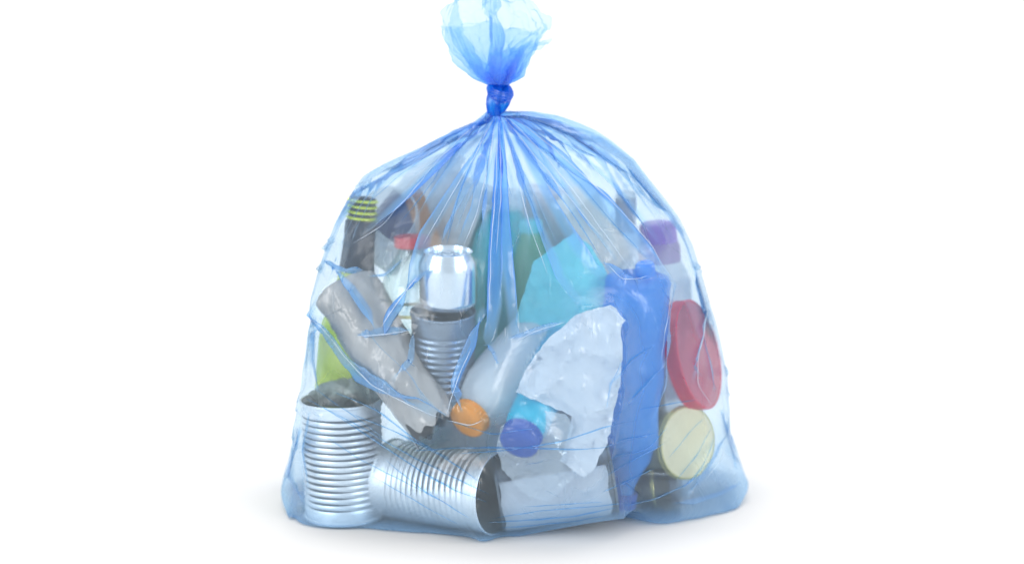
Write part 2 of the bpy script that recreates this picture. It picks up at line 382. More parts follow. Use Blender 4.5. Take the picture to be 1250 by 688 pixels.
# G aluminium drinks can on H ribbed tin
H0 = P(541, 478, -.105); H1 = P(541, 379, -.12)
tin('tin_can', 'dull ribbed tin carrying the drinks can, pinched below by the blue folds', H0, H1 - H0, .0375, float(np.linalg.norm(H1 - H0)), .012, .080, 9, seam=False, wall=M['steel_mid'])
G0 = P(547, 377, -.12); G1 = P(547, 306, -.125); hg = float(np.linalg.norm(G1 - G0))
can = thing('drinks_can', 'shiny bare aluminium drinks can standing on the ribbed tin', 'drinks can', G0, G1 - G0)
lathe('can_body', [(.024, .0), (.027, .001), (.0335, .008), (.0345, .012), (.0345, hg - .020), (.0335, hg - .012), (.0285, hg - .003), (.0280, hg - .001)], M['alu'], can, 96)
lathe('can_lid', [(.0280, hg - .001), (.0290, hg), (.0272, hg + .0005), (.0262, hg - .004), (0, hg - .004)], M['alu'], can, 64)
ring = lathe('pull_tab', [(.004, hg - .0035), (.009, hg - .0035), (.0095, hg - .0028), (.009, hg - .002), (.004, hg - .002), (.0035, hg - .0028), (.004, hg - .0035)], M['alu'], can, 24)

def ribcap(r, h, mat, t, z0=0, n=36):
    """screw cap with grip ridges; closed end at z0, opening towards +z"""
    def rd(X):
        a = np.arctan2(X[..., 1], X[..., 0]); rr = np.hypot(X[..., 0], X[..., 1]); on = (rr > r * .97)
        k = 1 + .018 * np.sin(a * n) * on; Y_ = X.copy(); Y_[..., 0] *= k; Y_[..., 1] *= k; return Y_
    return lathe('cap', [(0, z0), (r * .85, z0), (r * .955, z0 + .0012), (r, z0 + .003), (r, z0 + h * .8), (r * 1.03, z0 + h * .82), (r * 1.03, z0 + h), (r * .9, z0 + h)], mat, t, n * 6, deform=rd)
# I white bottle, orange cap towards the camera
top = P(568, 516, -.170); dn = P(636, 440, -.085) - top
t = thing('plastic_bottle', 'white plastic bottle lying with its round orange cap facing the camera', 'bottle', top, dn)
ribcap(.0225, .016, M['orange'], t)
lathe('bottle_body', [(.017, .014), (.018, .022), (.030, .034), (.0385, .052), (.040, .075), (.040, .17), (.034, .178), (0, .176)], M['white'], t, 72)
# J cyan bottle, dark blue cap
top = P(632, 543, -.218); dn = P(660, 482, -.155) - top
t = thing('plastic_bottle', 'cyan plastic bottle with a dark blue cap below the white paper', 'bottle', top, dn)
ribcap(.0225, .020, M['blue_cap'], t)
lathe('neck_collar', [(.0185, .018), (.0200, .022), (.0235, .026), (.0250, .034), (.0250, .062)], M['cyan'], t, 64)
lathe('bottle_body', [(.0240, .061), (.0265, .075), (.028, .095), (.028, .15), (.026, .17), (0, .172)], M['cyan_clear'], t, 64)
# W cyan bag behind
crumpled_patch('plastic_bag', 'bright cyan plastic bag crumpled behind the orange-capped bottle', 'plastic bag', [(600,425),(640,408),(668,415),(660,450),(640,480),(622,500),(606,470),(588,450)], -.095, .03, M['cyan_clear'], 17, 16, 6, .0004)
# K white paper, L clear bag
crumpled_patch('paper_sheet', 'large crumpled sheet of white paper in front at the centre', 'paper', [(745,372),(752,376),(763,391),(758,402),(760,430),(757,470),(748,510),(742,540),(735,552),(724,574),(713,582),(700,574),(684,562),(692,535),(699,508),(672,495),(648,487),(629,478),(640,455),(652,436),(670,412),(690,396),(703,384),(722,378)], -.192, .055, M['paper'], 8, 7, 6, .0005, tilt=(.04, -.17), bulge=.002)
crumpled_patch('plastic_bag', 'small clear plastic bag wrapped around the dark blue cap', 'plastic bag', [(612,520),(628,508),(660,500),(690,505),(700,520),(692,552),(712,572),(695,588),(669,612),(650,609),(630,592),(612,572),(606,545)], -.200, .018, M['clear_film'], 23, 14, 5, 0, tilt=(0.0, -.02), bulge=.01)
# T pale cyan carton-like bag
crumpled_patch('plastic_pouch', 'pale cyan plastic pouch standing behind the white paper', 'pouch', [(652,318),(700,284),(722,300),(742,335),(738,372),(720,388),(700,400),(665,412),(622,414),(630,385),(642,350)], -.085, .018, M['cyan_pale'], 12, 12, 6, .0005, tilt=(-.1, 0), bulge=.01)
# S tall teal bottle
top = P(617, 232, .02)
t = thing('plastic_bottle', 'tall teal bottle with a pale cap standing behind the central folds', 'bottle', top, (0, 0, -1))
ribcap(.0215, .022, M['milky'], t)
lathe('bottle_body', [(.018, .021), (.020, .026), (.036, .050), (.042, .075), (.042, .22), (.038, .226), (0, .225)], M['teal'], t, 64)
top = P(648, 268, -.02)
t = thing('plastic_bottle', 'light green bottle leaning beside the tall teal bottle', 'bottle', top, (.05, .05, -1))
ribcap(.014, .014, M['cyan_pale'], t)
lathe('bottle_body', [(.012, .013), (.014, .024), (.026, .050), (.031, .075), (.031, .20), (0, .20)], plastic('green_plastic', (.30, .68, .45), .4, .25), t, 64)
# M crumpled blue bottle, cap down
top = P(757, 620, -.100); dn = P(780, 332, -.092) - top; hb = float(np.linalg.norm(dn))
t = thing('plastic_bottle', 'large crumpled blue plastic bottle standing upside down on its cap', 'bottle', top, dn)
ribcap(.0185, .020, M['blue_cap'], t)
def crush(X):
    a = np.arctan2(X[..., 1], X[..., 0]); z = X[..., 2] / hb
    rr = np.hypot(X[..., 0], X[..., 1])[..., None] + 1e-9
    c = crumple(X * np.array([1, 1, .8]), 77, 13, 9) * .008 * np.clip(z * 5 - .3, 0, 1)
    k = 1 + .08 * np.cos(2 * a + 2 * z); Y_ = X.copy(); Y_[..., :2] *= k[..., None]; Y_[..., :2] += X[..., :2] / rr * c[..., None] * np.clip(rr / .02, 0, 1)
    return Y_
pr = [(.0155, .019), (.0165, .028), (.024, .045), (.034, .060), (.038, .075)] + [(.0415 + .0012 * math.sin(z * 90), z) for z in np.linspace(.08, hb - .012, 60)] + [(.037, hb - .004), (.026, hb), (0, hb - .006)]
o = lathe('bottle_body', pr, M['blue'], t, 110, deform=crush)
c0 = P(787, 331, -.130)
t = thing('bottle_cap', 'small blue cap resting on top of the crumpled blue bottle', 'bottle cap', P(787, 322, -.128), (.12, .35, -1))
ribcap(.0115, .013, M['blue'], t, n=24)
# N purple capped bottle, O grey capped bottle
top = P(803, 271, .07)
t = thing('plastic_bottle', 'milky bottle with a wide purple cap at the upper right', 'bottle', top, (.06, 0, -1))
ribcap(.0225, .025, M['purple'], t, n=30)
lathe('collar', [(.022, .024), (.0255, .028), (.0265, .034), (.0265, .050)], M['purple_pale'], t, 64)
lathe('bottle_body', [(.026, .049), (.030, .056), (.038, .075), (.038, .22), (0, .22)], M['milky'], t, 64)
top = P(764, 234, .06)
t = thing('plastic_bottle', 'clear bottle with a narrow grey-blue cap behind the wide right fold', 'bottle', top, (0, 0, -1))
ribcap(.0125, .008, M['milky'], t); lathe('sleeve', [(.0125, .008), (.0130, .010), (.0130, .042), (.015, .050)], M['greyblue'], t, 48)
lathe('bottle_body', [(.014, .048), (.022, .06), (.034, .085), (.034, .26), (0, .26)], M['milky'], t, 64)
# P red lid, Q cream lid
def disc(name, label, cat, c, nrm, r, depth, face, wallm, rimm, sx=1.0):
    t = thing(name, label, cat, c, nrm); t.scale = (1, 1, 1)
    lathe('lid_face', [(0, -.0015), (r * .80, -.0015), (r * .83, -.0005), (r * .93, -.0005), (r * .95, .0)], face, t, 96)
    lathe('lid_rim', [(r * .95, .0), (r * .975, .0012), (r, .0003), (r * 1.0, -depth), (r * 1.015, -depth - .0005), (r * 1.01, -depth - .002), (r * .985, -depth - .002), (r * .98, -.003)], wallm, t, 96)
    return t
disc('tub_lid', 'round red plastic lid with a pale pink face pressed against the right side', 'lid', P(853, 432, -.02), (.88, -.40, .27), .068, .014, M['pink'], M['red_dark'], None)
disc('metal_disc', 'round cream metal lid leaning near the lower right corner', 'lid', P(840, 540, -.062), (.62, -.76, .12), .0445, .005, M['cream'], M['gold'], None)
# R dark jar lying
p1 = P(829, 592, -.055); p0 = P(760, 597, -.045)
t = thing('glass_jar', 'dark green glass jar lying on its side under the cream lid', 'jar', p0, p1 - p0); hj = float(np.linalg.norm(p1 - p0))
lathe('jar_body', [(0, 0), (.020, 0), (.0235, .004), (.0235, hj - .028), (.021, hj - .018), (.021, hj - .010)], M['clear_dark'], t, 64)
lathe('gold_band', [(.0240, hj - .031), (.0244, hj - .0305), (.0244, hj - .029), (.0240, hj - .0285)], M['gold'], t, 64)
lathe('lid', [(.0215, hj - .010), (.0228, hj - .009), (.0228, hj - .001), (.0215, hj), (0, hj)], M['steel_dark'], t, 64)
# dark bottle standing behind the cream lid
t = thing('glass_bottle', 'dark smoky glass bottle standing behind the cream lid', 'bottle', P(800, 478, -.01), (0, 0, -1))
lathe('bottle_body', [(.012, 0), (.013, .02), (.028, .045), (.034, .06), (.034, .135), (0, .137)], M['clear_dark'], t, 64)
# things at the back, upper part
def box_c(name, label, cat, c, size, rot, mat, seed, amp=.004):
    bm = bmesh.new(); bmesh.ops.create_cube(bm, size=1)
    bmesh.ops.subdivide_edges(bm, edges=bm.edges, cuts=9, use_grid_fill=True)
    A = np.array([v.co[:] for v in bm.verts]); Sz = np.array(size); W_ = A * Sz
    h_ = crumple(W_, seed, 14, 8) * amp * 2
    for v, w_, hh in zip(bm.verts, W_, h_): n_ = Vector(v.co).normalized(); v.co = Vector(w_) + n_ * hh
    me = bpy.data.meshes.new(name); bm.to_mesh(me); bm.free()
    o = link(name, me, mat, smooth=False); o.location = c; o.rotation_euler = rot; o['label'] = label; o['category'] = cat
    bv = o.modifiers.new('edge', 'BEVEL'); bv.width = .0008; bv.limit_method = 'ANGLE'; bv.angle_limit = R(60)
    return o
box_c('cardboard_box', 'crushed grey-brown cardboard box high at the back left of centre', 'box', P(554, 268, .05), (.07, .055, .10), (R(8), R(22), R(-15)), M['kraft_pale'], 3)
box_c('carton', 'thin orange-brown carton leaning beside the crushed cardboard box', 'carton', P(520, 282, .02), (.024, .03, .10), (R(5), R(-20), R(10)), M['orange_card'], 9, .002)
t = thing('plastic_cup', 'pale translucent cup lying behind the dark neck of the green bottle', 'cup', P(484, 275, .02), (-.25, -.85, .45))
lathe('cup_wall', [(0, -.03), (.026, -.03), (.029, -.028), (.036, .035), (.038, .036), (.0375, .038), (.035, .036)], M['milky'], t, 64)
t = thing('plastic_bottle', 'clear bottle with a dark navy label slanting behind the red lid', 'bottle', P(455, 318, .03), (.62, .1, .78))
lathe('bottle_body', [(0, 0), (.030, 0), (.034, .005), (.034, .12), (.02, .15), (.013, .16), (.013, .17)], M['milky'], t, 64)
lathe('label_band', [(.0345, .035), (.0347, .036), (.0347, .085), (.0345, .086)], M['navy'], t, 64)
box_c('milk_carton', 'cream drinks carton lying slanted behind the folds at the upper right', 'carton', P(722, 282, .03), (.05, .045, .105), (R(10), R(-32), R(20)), M['cream_soft'], 14)
box_c('cardboard_box', 'pinkish grey cardboard box at the back right of the centre folds', 'box', P(672, 275, .07), (.07, .05, .09), (R(4), R(8), R(10)), M['pinkgrey'], 15)
box_c('cardboard_box', 'pale blue-grey cardboard box filling the back of the bag, low in the middle', 'box', P(600, 468, .08), (.20, .09, .27), (0, R(3), R(6)), M['palegrey'], 18)
t = thing('plastic_bottle', 'white bottle lying at the back behind the crumpled blue bottle', 'bottle', P(835, 400, .06), (-.3, .2, -1))
lathe('bottle_body', [(0, 0), (.02, .0), (.033, .02), (.035, .05), (.035, .20), (0, .205)], M['milky'], t, 64)

# ================================================================== THE BAG
Lp = [(596,136),(578,150),(560,160),(535,170),(510,181),(490,190),(468,200),(450,211),(432,238),(415,266),(402,298),(393,325),(387,350),(389,372),(380,400),(374,440),(371,490),(366,520),(357,560),(348,590),(347,603),(352,612)]
Rp = [(613,136),(640,131),(665,138),(690,147),(712,156),(735,169),(765,190),(795,226),(820,256),(838,291),(851,330),(866,375),(874,410),(883,450),(885,480),(888,510),(893,540),(903,568),(911,585),(910,594),(903,604)]
ZK = float(P(605, 137, 0)[2])
def side(pts, y):
    A = np.array([P(a, b, y) for a, b in pts]); z = A[:, 2]; x = A[:, 0]
    z = z.copy(); z[0] = max(z[0], ZK)
    for i in range(1, len(z)): z[i] = min(z[i], z[i - 1] - 1e-4)
    z = (z - z[-1]) / (z[0] - z[-1]) * ZK
    return z[::-1], x[::-1]
zl, xl = side(Lp, .02); zr, xr = side(Rp, .03)
# vertical profile parameter by arc length
zz = np.linspace(ZK, 0, 800); wid = (np.interp(zz, zr, xr) - np.interp(zz, zl, xl)) / 2
s = np.r_[0, np.cumsum(np.hypot(np.diff(zz), np.diff(wid)))]; LEN = s[-1]
NU, NV, NB = 960, 400, 40
zrow = np.interp(np.linspace(0, LEN, NV), s, zz)
# more columns at the front
uu = np.arange(NU) / NU * 2 * math.pi - math.pi
th = uu - .42 * np.sin(uu)          # 0 = front, +-pi = back
th = uu + 0; th = uu - .45 * np.sin(uu)
def bag_front(z):   # half depth towards the camera
    return np.interp(z, [0, .02, .10, .20, .28, .34, .39, .43, .46, ZK], [.192, .198, .198, .196, .186, .166, .135, .095, .052, .008])
def bag_back(z):
    return np.interp(z, [0, .03, .15, .28, .36, .42, .46, ZK], [.19, .20, .205, .185, .14, .085, .045, .008])
def section(z, thv):
    xL = np.interp(z, zl, xl); xR = np.interp(z, zr, xr)
    c = .5 * (xL + xR); c = c * .4 + np.interp(z, [0, ZK], [0.0, -.018]) * .6
    sn, cs = np.sin(thv), np.cos(thv); e = .86
    sx = np.sign(sn) * np.abs(sn) ** e; cx_ = np.sign(cs) * np.abs(cs) ** e
    x = c + np.where(sx > 0, (xR - c) * sx, (c - xL) * sx)
    y = np.where(cx_ > 0, -bag_front(z) * cx_, -bag_back(z) * cx_) + .025
    return x, y
ZG, TH = np.meshgrid(zrow, th, indexing='ij')
X, Y = section(ZG, TH)
# right-hand side of the base sits a little further back; front right lower edge is lifted off the ground
y_sh = .03 * np.clip(1 - ZG / .25, 0, 1) * np.clip(np.sin(TH), 0, 1)
T = np.stack([X, Y + y_sh, ZG], -1)
gz = np.clip(1 - ZG / .12, 0, 1)
wR = np.interp(T[..., 0], [-.04, .0, .05, .10, .15, .165, .18], [0, .0, .35, .75, 1, .6, 0]) * np.clip(np.cos(TH) * 1.5, 0, 1)
T[..., 2] += .026 * gz * wR
wL = np.interp(T[..., 0], [-.28, -.2, -.02], [0, .3, 1]) * 0
# rounded lower edge
low = np.clip(1 - ZG / .022, 0, 1)
T[..., :2] -= (T[..., :2] - np.array([0, .02])) * (low ** 2 * .05)[..., None]
_w = np.clip((T[..., 2] - .12) / .28, 0, 1); T[..., 2] -= (_w * _w * (3 - 2 * _w)) * .24 * np.maximum(T[..., 1] - .02, 0)
# pleats gathered into the knot
dz = ZK - T[..., 2]
tn = np.clip(np.linspace(0, 1, NV), 0, 1)[:, None] * np.ones((1, NU))
amp = .16 * np.exp(-(tn / .10)) + .045 * np.exp(-(tn / .28))
pl = 0
for k_ in range(18):
    kf = int(rng.integers(9, 46)); pl = pl + math.sin(k_) * np.sin(kf * TH + rng.random() * 6.28 + 1.2 * tn * rng.normal()) * rng.random()
ctr = np.array([-.018, .02])
T[..., :2] = ctr + (T[..., :2] - ctr) * (1 + amp * pl)[..., None]

# ---------------- how far the contents reach towards the front: the film is drawn tight over them
bpy.context.view_layer.update()
GX0, GX1, GY0, GY1, GS = 320, 940, 160, 690, 3.0
gw, gh = int((GX1 - GX0) / GS), int((GY1 - GY0) / GS)
OBJM = np.full((gh, gw), 9.0)
for o in list(COL.objects):
    if o.type != 'MESH' or o.name.startswith('ground'): continue
    me = o.data; me.calc_loop_triangles(); nt_ = len(me.loop_triangles)
    co = np.empty(len(me.vertices) * 3, np.float32); me.vertices.foreach_get('co', co); co = co.reshape(-1, 3)
    tr_ = np.empty(nt_ * 3, np.int32); me.loop_triangles.foreach_get('vertices', tr_); tr_ = tr_.reshape(-1, 3)
    mw = np.array(o.matrix_world); co = co @ mw[:3, :3].T + mw[:3, 3]
    A_, B_, C_ = co[tr_[:, 0]], co[tr_[:, 1]], co[tr_[:, 2]]
    ar = np.linalg.norm(np.cross(B_ - A_, C_ - A_), axis=1) / 2
    n_s = int(min(200000, ar.sum() / (.0015 ** 2))) + 10
    idx = rng.choice(nt_, n_s, p=ar / ar.sum()); u_ = rng.random((n_s, 2)); fl = u_.sum(1) > 1; u_[fl] = 1 - u_[fl]
    S_ = A_[idx] + (B_ - A_)[idx] * u_[:, :1] + (C_ - A_)[idx] * u_[:, 1:]
    x_, y_ = proj(S_); ix = ((x_ - GX0) / GS).astype(int); iy = ((y_ - GY0) / GS).astype(int)
    ok = (ix >= 0) & (ix < gw) & (iy >= 0) & (iy < gh); np.minimum.at(OBJM, (iy[ok], ix[ok]), S_[ok, 1])
for _ in range(1):
    E = np.pad(OBJM, 1, mode='edge'); OBJM = np.minimum.reduce([E[i:i + gh, j:j + gw] for i in range(3) for j in range(3)])
OBJM = OBJM - .0035
def look(Mp, px, py):
    fx = np.clip((px - GX0) / GS - .5, 0, gw - 1.001); fy = np.clip((py - GY0) / GS - .5, 0, gh - 1.001)
    ix, iy = fx.astype(int), fy.astype(int); fx, fy = fx - ix, fy - iy
    return (Mp[iy, ix] * (1 - fx) + Mp[iy, ix + 1] * fx) * (1 - fy) + (Mp[iy + 1, ix] * (1 - fx) + Mp[iy + 1, ix + 1] * fx) * fy
def hug(T, Mp):
    m_ = np.cos(TH) > 0
    for _ in range(3):
        px, py = proj(T); d_ = look(Mp, px, py); T[..., 1] = np.where(m_ & (d_ < T[..., 1]), d_, T[..., 1])
    return T
# membrane: base surface and contents, pulled taut between the points that stick out
px, py = proj(T); fm = np.cos(TH) > 0
BASE = np.full((gh, gw), 9.0); ix = ((px - GX0) / GS).astype(int); iy = ((py - GY0) / GS).astype(int)
ok = fm & (ix >= 0) & (ix < gw) & (iy >= 0) & (iy < gh); np.minimum.at(BASE, (iy[ok], ix[ok]), T[..., 1][ok])
for _ in range(2):
    E = np.pad(BASE, 1, mode='edge'); av = np.minimum.reduce([E[i:i + gh, j:j + gw] for i in range(3) for j in range(3)]); BASE = np.where(BASE > 8, av, BASE)
inside = BASE < 8
MEM = np.where(inside, np.minimum(BASE, OBJM), 9.0)
for _ in range(60):
    E = np.pad(MEM, 1, mode='edge'); av = (E[:-2, 1:-1] + E[2:, 1:-1] + E[1:-1, :-2] + E[1:-1, 2:]) / 4
    MEM = np.where(inside & (av < 1.0), np.minimum(MEM, av), MEM)
MEM2 = MEM.copy()
T = hug(T, MEM2)

def normals(T):
    Tu = (np.roll(T, -1, 1) - np.roll(T, 1, 1)) / 2; Tv = np.gradient(T, axis=0)
    n = np.cross(Tu, Tv); n /= np.linalg.norm(n, axis=-1, keepdims=True) + 1e-12
    return Tu, Tv, n
# outward normals test
_, _, nn = normals(T); SGN = 1.0 if nn[NV // 2, NU // 2] @ np.array([0, -1, 0]) > 0 else -1.0

PLIES = np.ones((NV, NU))
T0 = T.copy(); PX0, PY0 = proj(T0); TU0, TV0, N0 = normals(T0)
def fold(T, pts, w, a=2.6, b=.45, fade=(.12, .25), mirror=False, side=1, plies=0.0):
    """press a lapped pleat into the film along a line; w = half width (mm), a>1 laps the film over itself"""
    pts = np.array(pts, float); ws = np.atleast_1d(np.array(w, float))
    seg = pts[1:] - pts[:-1]; L = np.linalg.norm(seg, axis=1); cum = np.r_[0, np.cumsum(L)]; tot = cum[-1]
    wf = lambda t: np.interp(t, np.linspace(0, 1, len(ws)), ws)
    px, py = PX0, PY0
    facing = np.cos(TH) > (-.15) if not mirror else np.cos(TH) < .15
    wm = ws.max() * 3.0
    bb = facing & (px > pts[:, 0].min() - wm) & (px < pts[:, 0].max() + wm) & (py > pts[:, 1].min() - wm) & (py < pts[:, 1].max() + wm)
    ii = np.nonzero(bb)
    if len(ii[0]) == 0: return T
    q = np.stack([px[ii], py[ii]], -1)
    best = np.full(len(q), 1e9); sd = np.zeros(len(q)); tau = np.zeros(len(q)); dirn = np.zeros((len(q), 2)); over = np.zeros(len(q))
    for k in range(len(seg)):
        e = seg[k] / L[k]; r = q - pts[k]; al = r @ e; alc = np.clip(al, 0, L[k]); near = r - alc[:, None] * e
        d = np.linalg.norm(near, axis=1); m_ = d < best
        perp = np.array([-e[1], e[0]])
        sd = np.where(m_, r @ perp, sd); tau = np.where(m_, (cum[k] + alc) / tot, tau)
        over = np.where(m_, np.abs(al - alc), over); dirn[m_] = perp; best = np.where(m_, d, best)
    W = np.maximum(wf(tau), .8)
    tap = np.clip(tau / max(fade[0], 1e-3), 0, 1) * np.clip((1 - tau) / max(fade[1], 1e-3), 0, 1)
    tap = tap * tap * (3 - 2 * tap) * np.exp(-(over / W) ** 2)
    ss = sd / W; ex = np.exp(-ss * ss)
    dpx = -(a * tap) * sd * ex
    Tu, Tv, n = TU0, TV0, N0
    ju = np.stack([(np.roll(px, -1, 1) - np.roll(px, 1, 1))[ii] / 2, (np.roll(py, -1, 1) - np.roll(py, 1, 1))[ii] / 2], -1)
    gpx = np.gradient(px, axis=0)[ii]; gpy = np.gradient(py, axis=0)[ii]
    D = dirn * dpx[:, None]
    det = ju[:, 0] * gpy - ju[:, 1] * gpx
    det = np.where(np.abs(det) < .25, np.sign(det + 1e-9) * .25, det)
    al = (D[:, 0] * gpy - D[:, 1] * gpx) / det; be = (ju[:, 0] * D[:, 1] - ju[:, 1] * D[:, 0]) / det
    n = n[ii] * SGN
    t3 = Tu[ii] * al[:, None] + Tv[ii] * be[:, None]
    ln = np.linalg.norm(t3, axis=1, keepdims=True); cap = .03
    t3 *= np.minimum(1, cap / (ln + 1e-9))
    off = (b * W * 1e-3) * tap * (side * ss * ex * 1.4 + .35 * ex)
    if plies:
        band = np.clip((.62 - np.abs(ss)) / .12, 0, 1)
        PLIES[ii] += plies * 1.7 * band * np.clip(tap * 2.2, 0, 1)
    T[ii] += t3 + n * off[:, None]
    return T

K = (605, 138)
def STRAP_PLIES(pts, ww, sg, amount):
    pts = np.array(pts, float); seg = pts[1:] - pts[:-1]; L = np.linalg.norm(seg, axis=1); cum = np.r_[0, np.cumsum(L)]; tot = cum[-1]
    q = np.stack([PX0, PY0], -1); best = np.full(PX0.shape, 1e9); sd = np.zeros(PX0.shape); tau = np.zeros(PX0.shape); ov = np.zeros(PX0.shape)
    for k in range(len(seg)):
        e = seg[k] / L[k]; r_ = q - pts[k]; al = r_ @ e; alc = np.clip(al, 0, L[k]); d = np.linalg.norm(r_ - alc[..., None] * e, axis=-1); m_ = d < best
        sd = np.where(m_, -(r_ @ np.array([-e[1], e[0]])) * sg, sd); tau = np.where(m_, (cum[k] + alc) / tot, tau); ov = np.where(m_, np.abs(al - alc), ov); best = np.where(m_, d, best)
    W = np.interp(tau, np.linspace(0, 1, len(ww)), ww) * 1.0
    x = sd / W; prof = np.clip(sd / 1.0 + .5, 0, 1) * np.clip((1.12 - x) / .45, 0, 1) ** .8
    end = np.clip((1 - tau) / .28, 0, 1) ** .7 * np.exp(-(ov / 3.0) ** 2)
    front = np.cos(TH) > 0
    global PLIES
    PLIES += np.where(front, amount * 1.9 * prof * end, 0)
STRAPS = []
for k_ in range(20):
    a_ = rng.uniform(-1.15, 1.2); L_ = rng.uniform(60, 190); xe = 607 + math.sin(a_) * L_ * 1.1; ye = 142 + math.cos(a_) * L_
    STRAPS.append(([(607 + a_ * 6, 142 - abs(a_) * 3), (607 + (xe - 607) * .5 + rng.normal() * 3, 142 + (ye - 142) * .5 - abs(a_) * 4), (xe, ye)], [1, rng.uniform(3, 8), rng.uniform(3, 7)], int(rng.choice([-1, 1])), rng.uniform(.3, .8)))
STRAPS += [  # pleats running down from the knot: sharp edge line, width to the left (-) or right (+), plies
 ([(603,140),(546,176),(490,207),(433,236),(405,280)], [1,6,8,9,5], 1, .8),
 ([(605,140),(577,159),(529,216),(480,258),(440,290)], [1,7,11,9,5], -1, 1.8),
 ([(606,141),(577,190),(540,243),(513,285),(500,330),(468,402)], [1,7,11,15,12,7], 1, 1.6),
 ([(607,142),(590,194),(575,256),(557,300)], [1,6,10,9], 1, 1.4),
 ([(606,142),(584,205),(556,262),(535,300)], [1,3,5,4], -1, 1.1),
 ([(609,142),(604,200),(603,243),(597,310),(595,415),(598,428)], [1,8,12,15,16,9], 1, 5.5),
 ([(611,142),(618,200),(622,265),(628,330),(634,412)], [1,7,10,13,12], -1, 4.2),
 ([(613,143),(635,212),(657,278),(680,340),(706,376)], [1,4,6,11,9], 1, 2.2),
 ([(614,143),(645,190),(675,240),(712,300),(743,342)], [1,7,11,15,10], -1, 2.0),
 ([(616,141),(668,207),(715,270),(755,323)], [1,3,4,4], 1, 1.3),
 ([(618,139),(650,158),(688,190),(755,256),(800,312),(824,345)], [1,9,15,18,14,7], -1, 2.2),
 ([(620,137),(705,186),(760,240),(805,300)], [1,5,6,5], 1, 1.0),
 ([(622,135),(700,166),(770,214),(835,290)], [1,5,7,5], 1, .8),
 ([(608,143),(598,175),(592,225),(590,290)], [1,3,4,4], 1, 1.6),
 ([(610,143),(611,200),(613,260),(612,330),(610,380)], [1,3,4,4,3], 1, 1.8),
 ([(612,143),(625,185),(640,235),(648,300)], [1,3,4,3], -1, 1.4),
 ([(604,141),(565,180),(530,228),(505,270)], [1,4,5,3], 1, 1.0),
 ([(615,142),(655,182),(690,230),(728,290)], [1,3,5,3], 1, 1.2),
 ([(592,380),(575,425),(560,470),(548,508)], [8,13,11,5], -1, 1.6),
 ([(505,335),(486,366),(466,404)], [4,8,6], 1, 1.6),
 ([(372,384),(400,408),(432,446),(470,470),(505,486),(544,511)], [3,5,7,9,8,4], 1, .5),
 ([(395,318),(420,326),(448,331)], [3,7,3], -1, .4),
 ([(402,328),(432,352),(452,388),(462,404)], [4,9,8,4], 1, .6),
 ([(740,322),(752,342),(775,350),(800,338)], [5,9,8,3], -1, 1.2),
 ([(602,139),(550,165),(500,192),(455,222)], [1,4,6,5], 1, .9),
]
FOLDS = [
 # tension folds between the things pressing on the film
 ([(372,383),(398,405),(425,440),(450,462),(495,492),(540,512)], [3,4,6,8,6,4], 2.6),
 ([(432,446),(470,466),(510,486),(545,510)], [3,6,5,3], 2.8),
 ([(545,508),(510,470),(492,445)], [3,6,3], 1.8),
 ([(466,402),(480,380),(505,345),(535,318)], [4,5,5,3], 2.5),
 ([(435,409),(470,404),(505,402)], [3,6,3], 3.0),
 ([(395,318),(425,330),(448,329)], [3,5,2], 2.2),
 ([(400,325),(430,352),(450,385),(460,400)], [3,7,6,3], 2.3),
 ([(450,338),(470,336),(495,315)], [3,5,3], 2.2),
 ([(505,405),(502,440),(480,460)], [3,6,4], 2.3),
 ([(566,505),(556,470),(575,420),(590,380)], [3,8,9,5], 2.0),
 ([(385,400),(383,440),(388,480)], [3,6,3], 2.0),
 ([(620,412),(660,402),(690,390)], [3,6,3], 2.2),
 ([(596,420),(602,428),(608,445)], [6,5,3], 2.0),
 ([(735,318),(757,338),(775,345),(800,335)], [4,6,5,3], 2.4),
 ([(826,340),(818,380),(815,420),(812,470),(795,520)], [3,4,5,4,3], 2.0),
 ([(818,400),(805,450),(790,470),(760,500)], [2,3,4,2], 1.8),
 ([(848,330),(862,380),(850,440),(845,470)], [3,5,6,3], 2.0),
 ([(862,390),(866,430),(873,480)], [2,4,3], 1.9),
 ([(760,440),(745,470),(740,500)], [2,5,2], 1.7),
 ([(800,420),(770,440),(750,470)], [2,3,2], 1.8),
 ([(886,520),(872,555),(850,590),(832,606)], [3,5,6,3], 2.2),
 ([(905,588),(880,602),(845,612),(815,614)], [3,5,6,3], 2.0),
 ([(880,500),(893,545),(900,575)], [3,5,3], 1.9),
 ([(378,500),(370,550),(378,600)], [3,5,3], 2.0),
 ([(366,520),(352,580),(372,615)], [3,5,3], 1.8),
 ([(440,400),(470,430),(500,455)], [2,3,2], 1.5),
]
for pts, ww, sg_, pl_ in STRAPS:
    pts = [(x + rng.normal() * .5, y + rng.normal() * .5) for x, y in pts]
    T = fold(T, pts, [1.2] + [2.2 + .12 * v_ for v_ in ww[1:]], 2.4, b=.8, side=-sg_, plies=.5, fade=(.05, .2))
    STRAP_PLIES(pts, ww, sg_, pl_)
PL = {0: 1.0, 1: 1.2, 4: 1.6, 5: 1.0, 8: 1.6, 9: 2.0, 10: 2.4, 12: 2.0}
for fi_k, (pts, ww, a_) in enumerate(FOLDS):
    pts = [(x + rng.normal() * .6, y + rng.normal() * .6) for x, y in pts]
    T = fold(T, pts, [v_ * (1.45 if j_ < 1e9 else 1) for j_, v_ in enumerate(ww)], a_ + .3, b=.35, side=1 if rng.random() < .5 else -1, plies=PL.get(fi_k, 1.1))
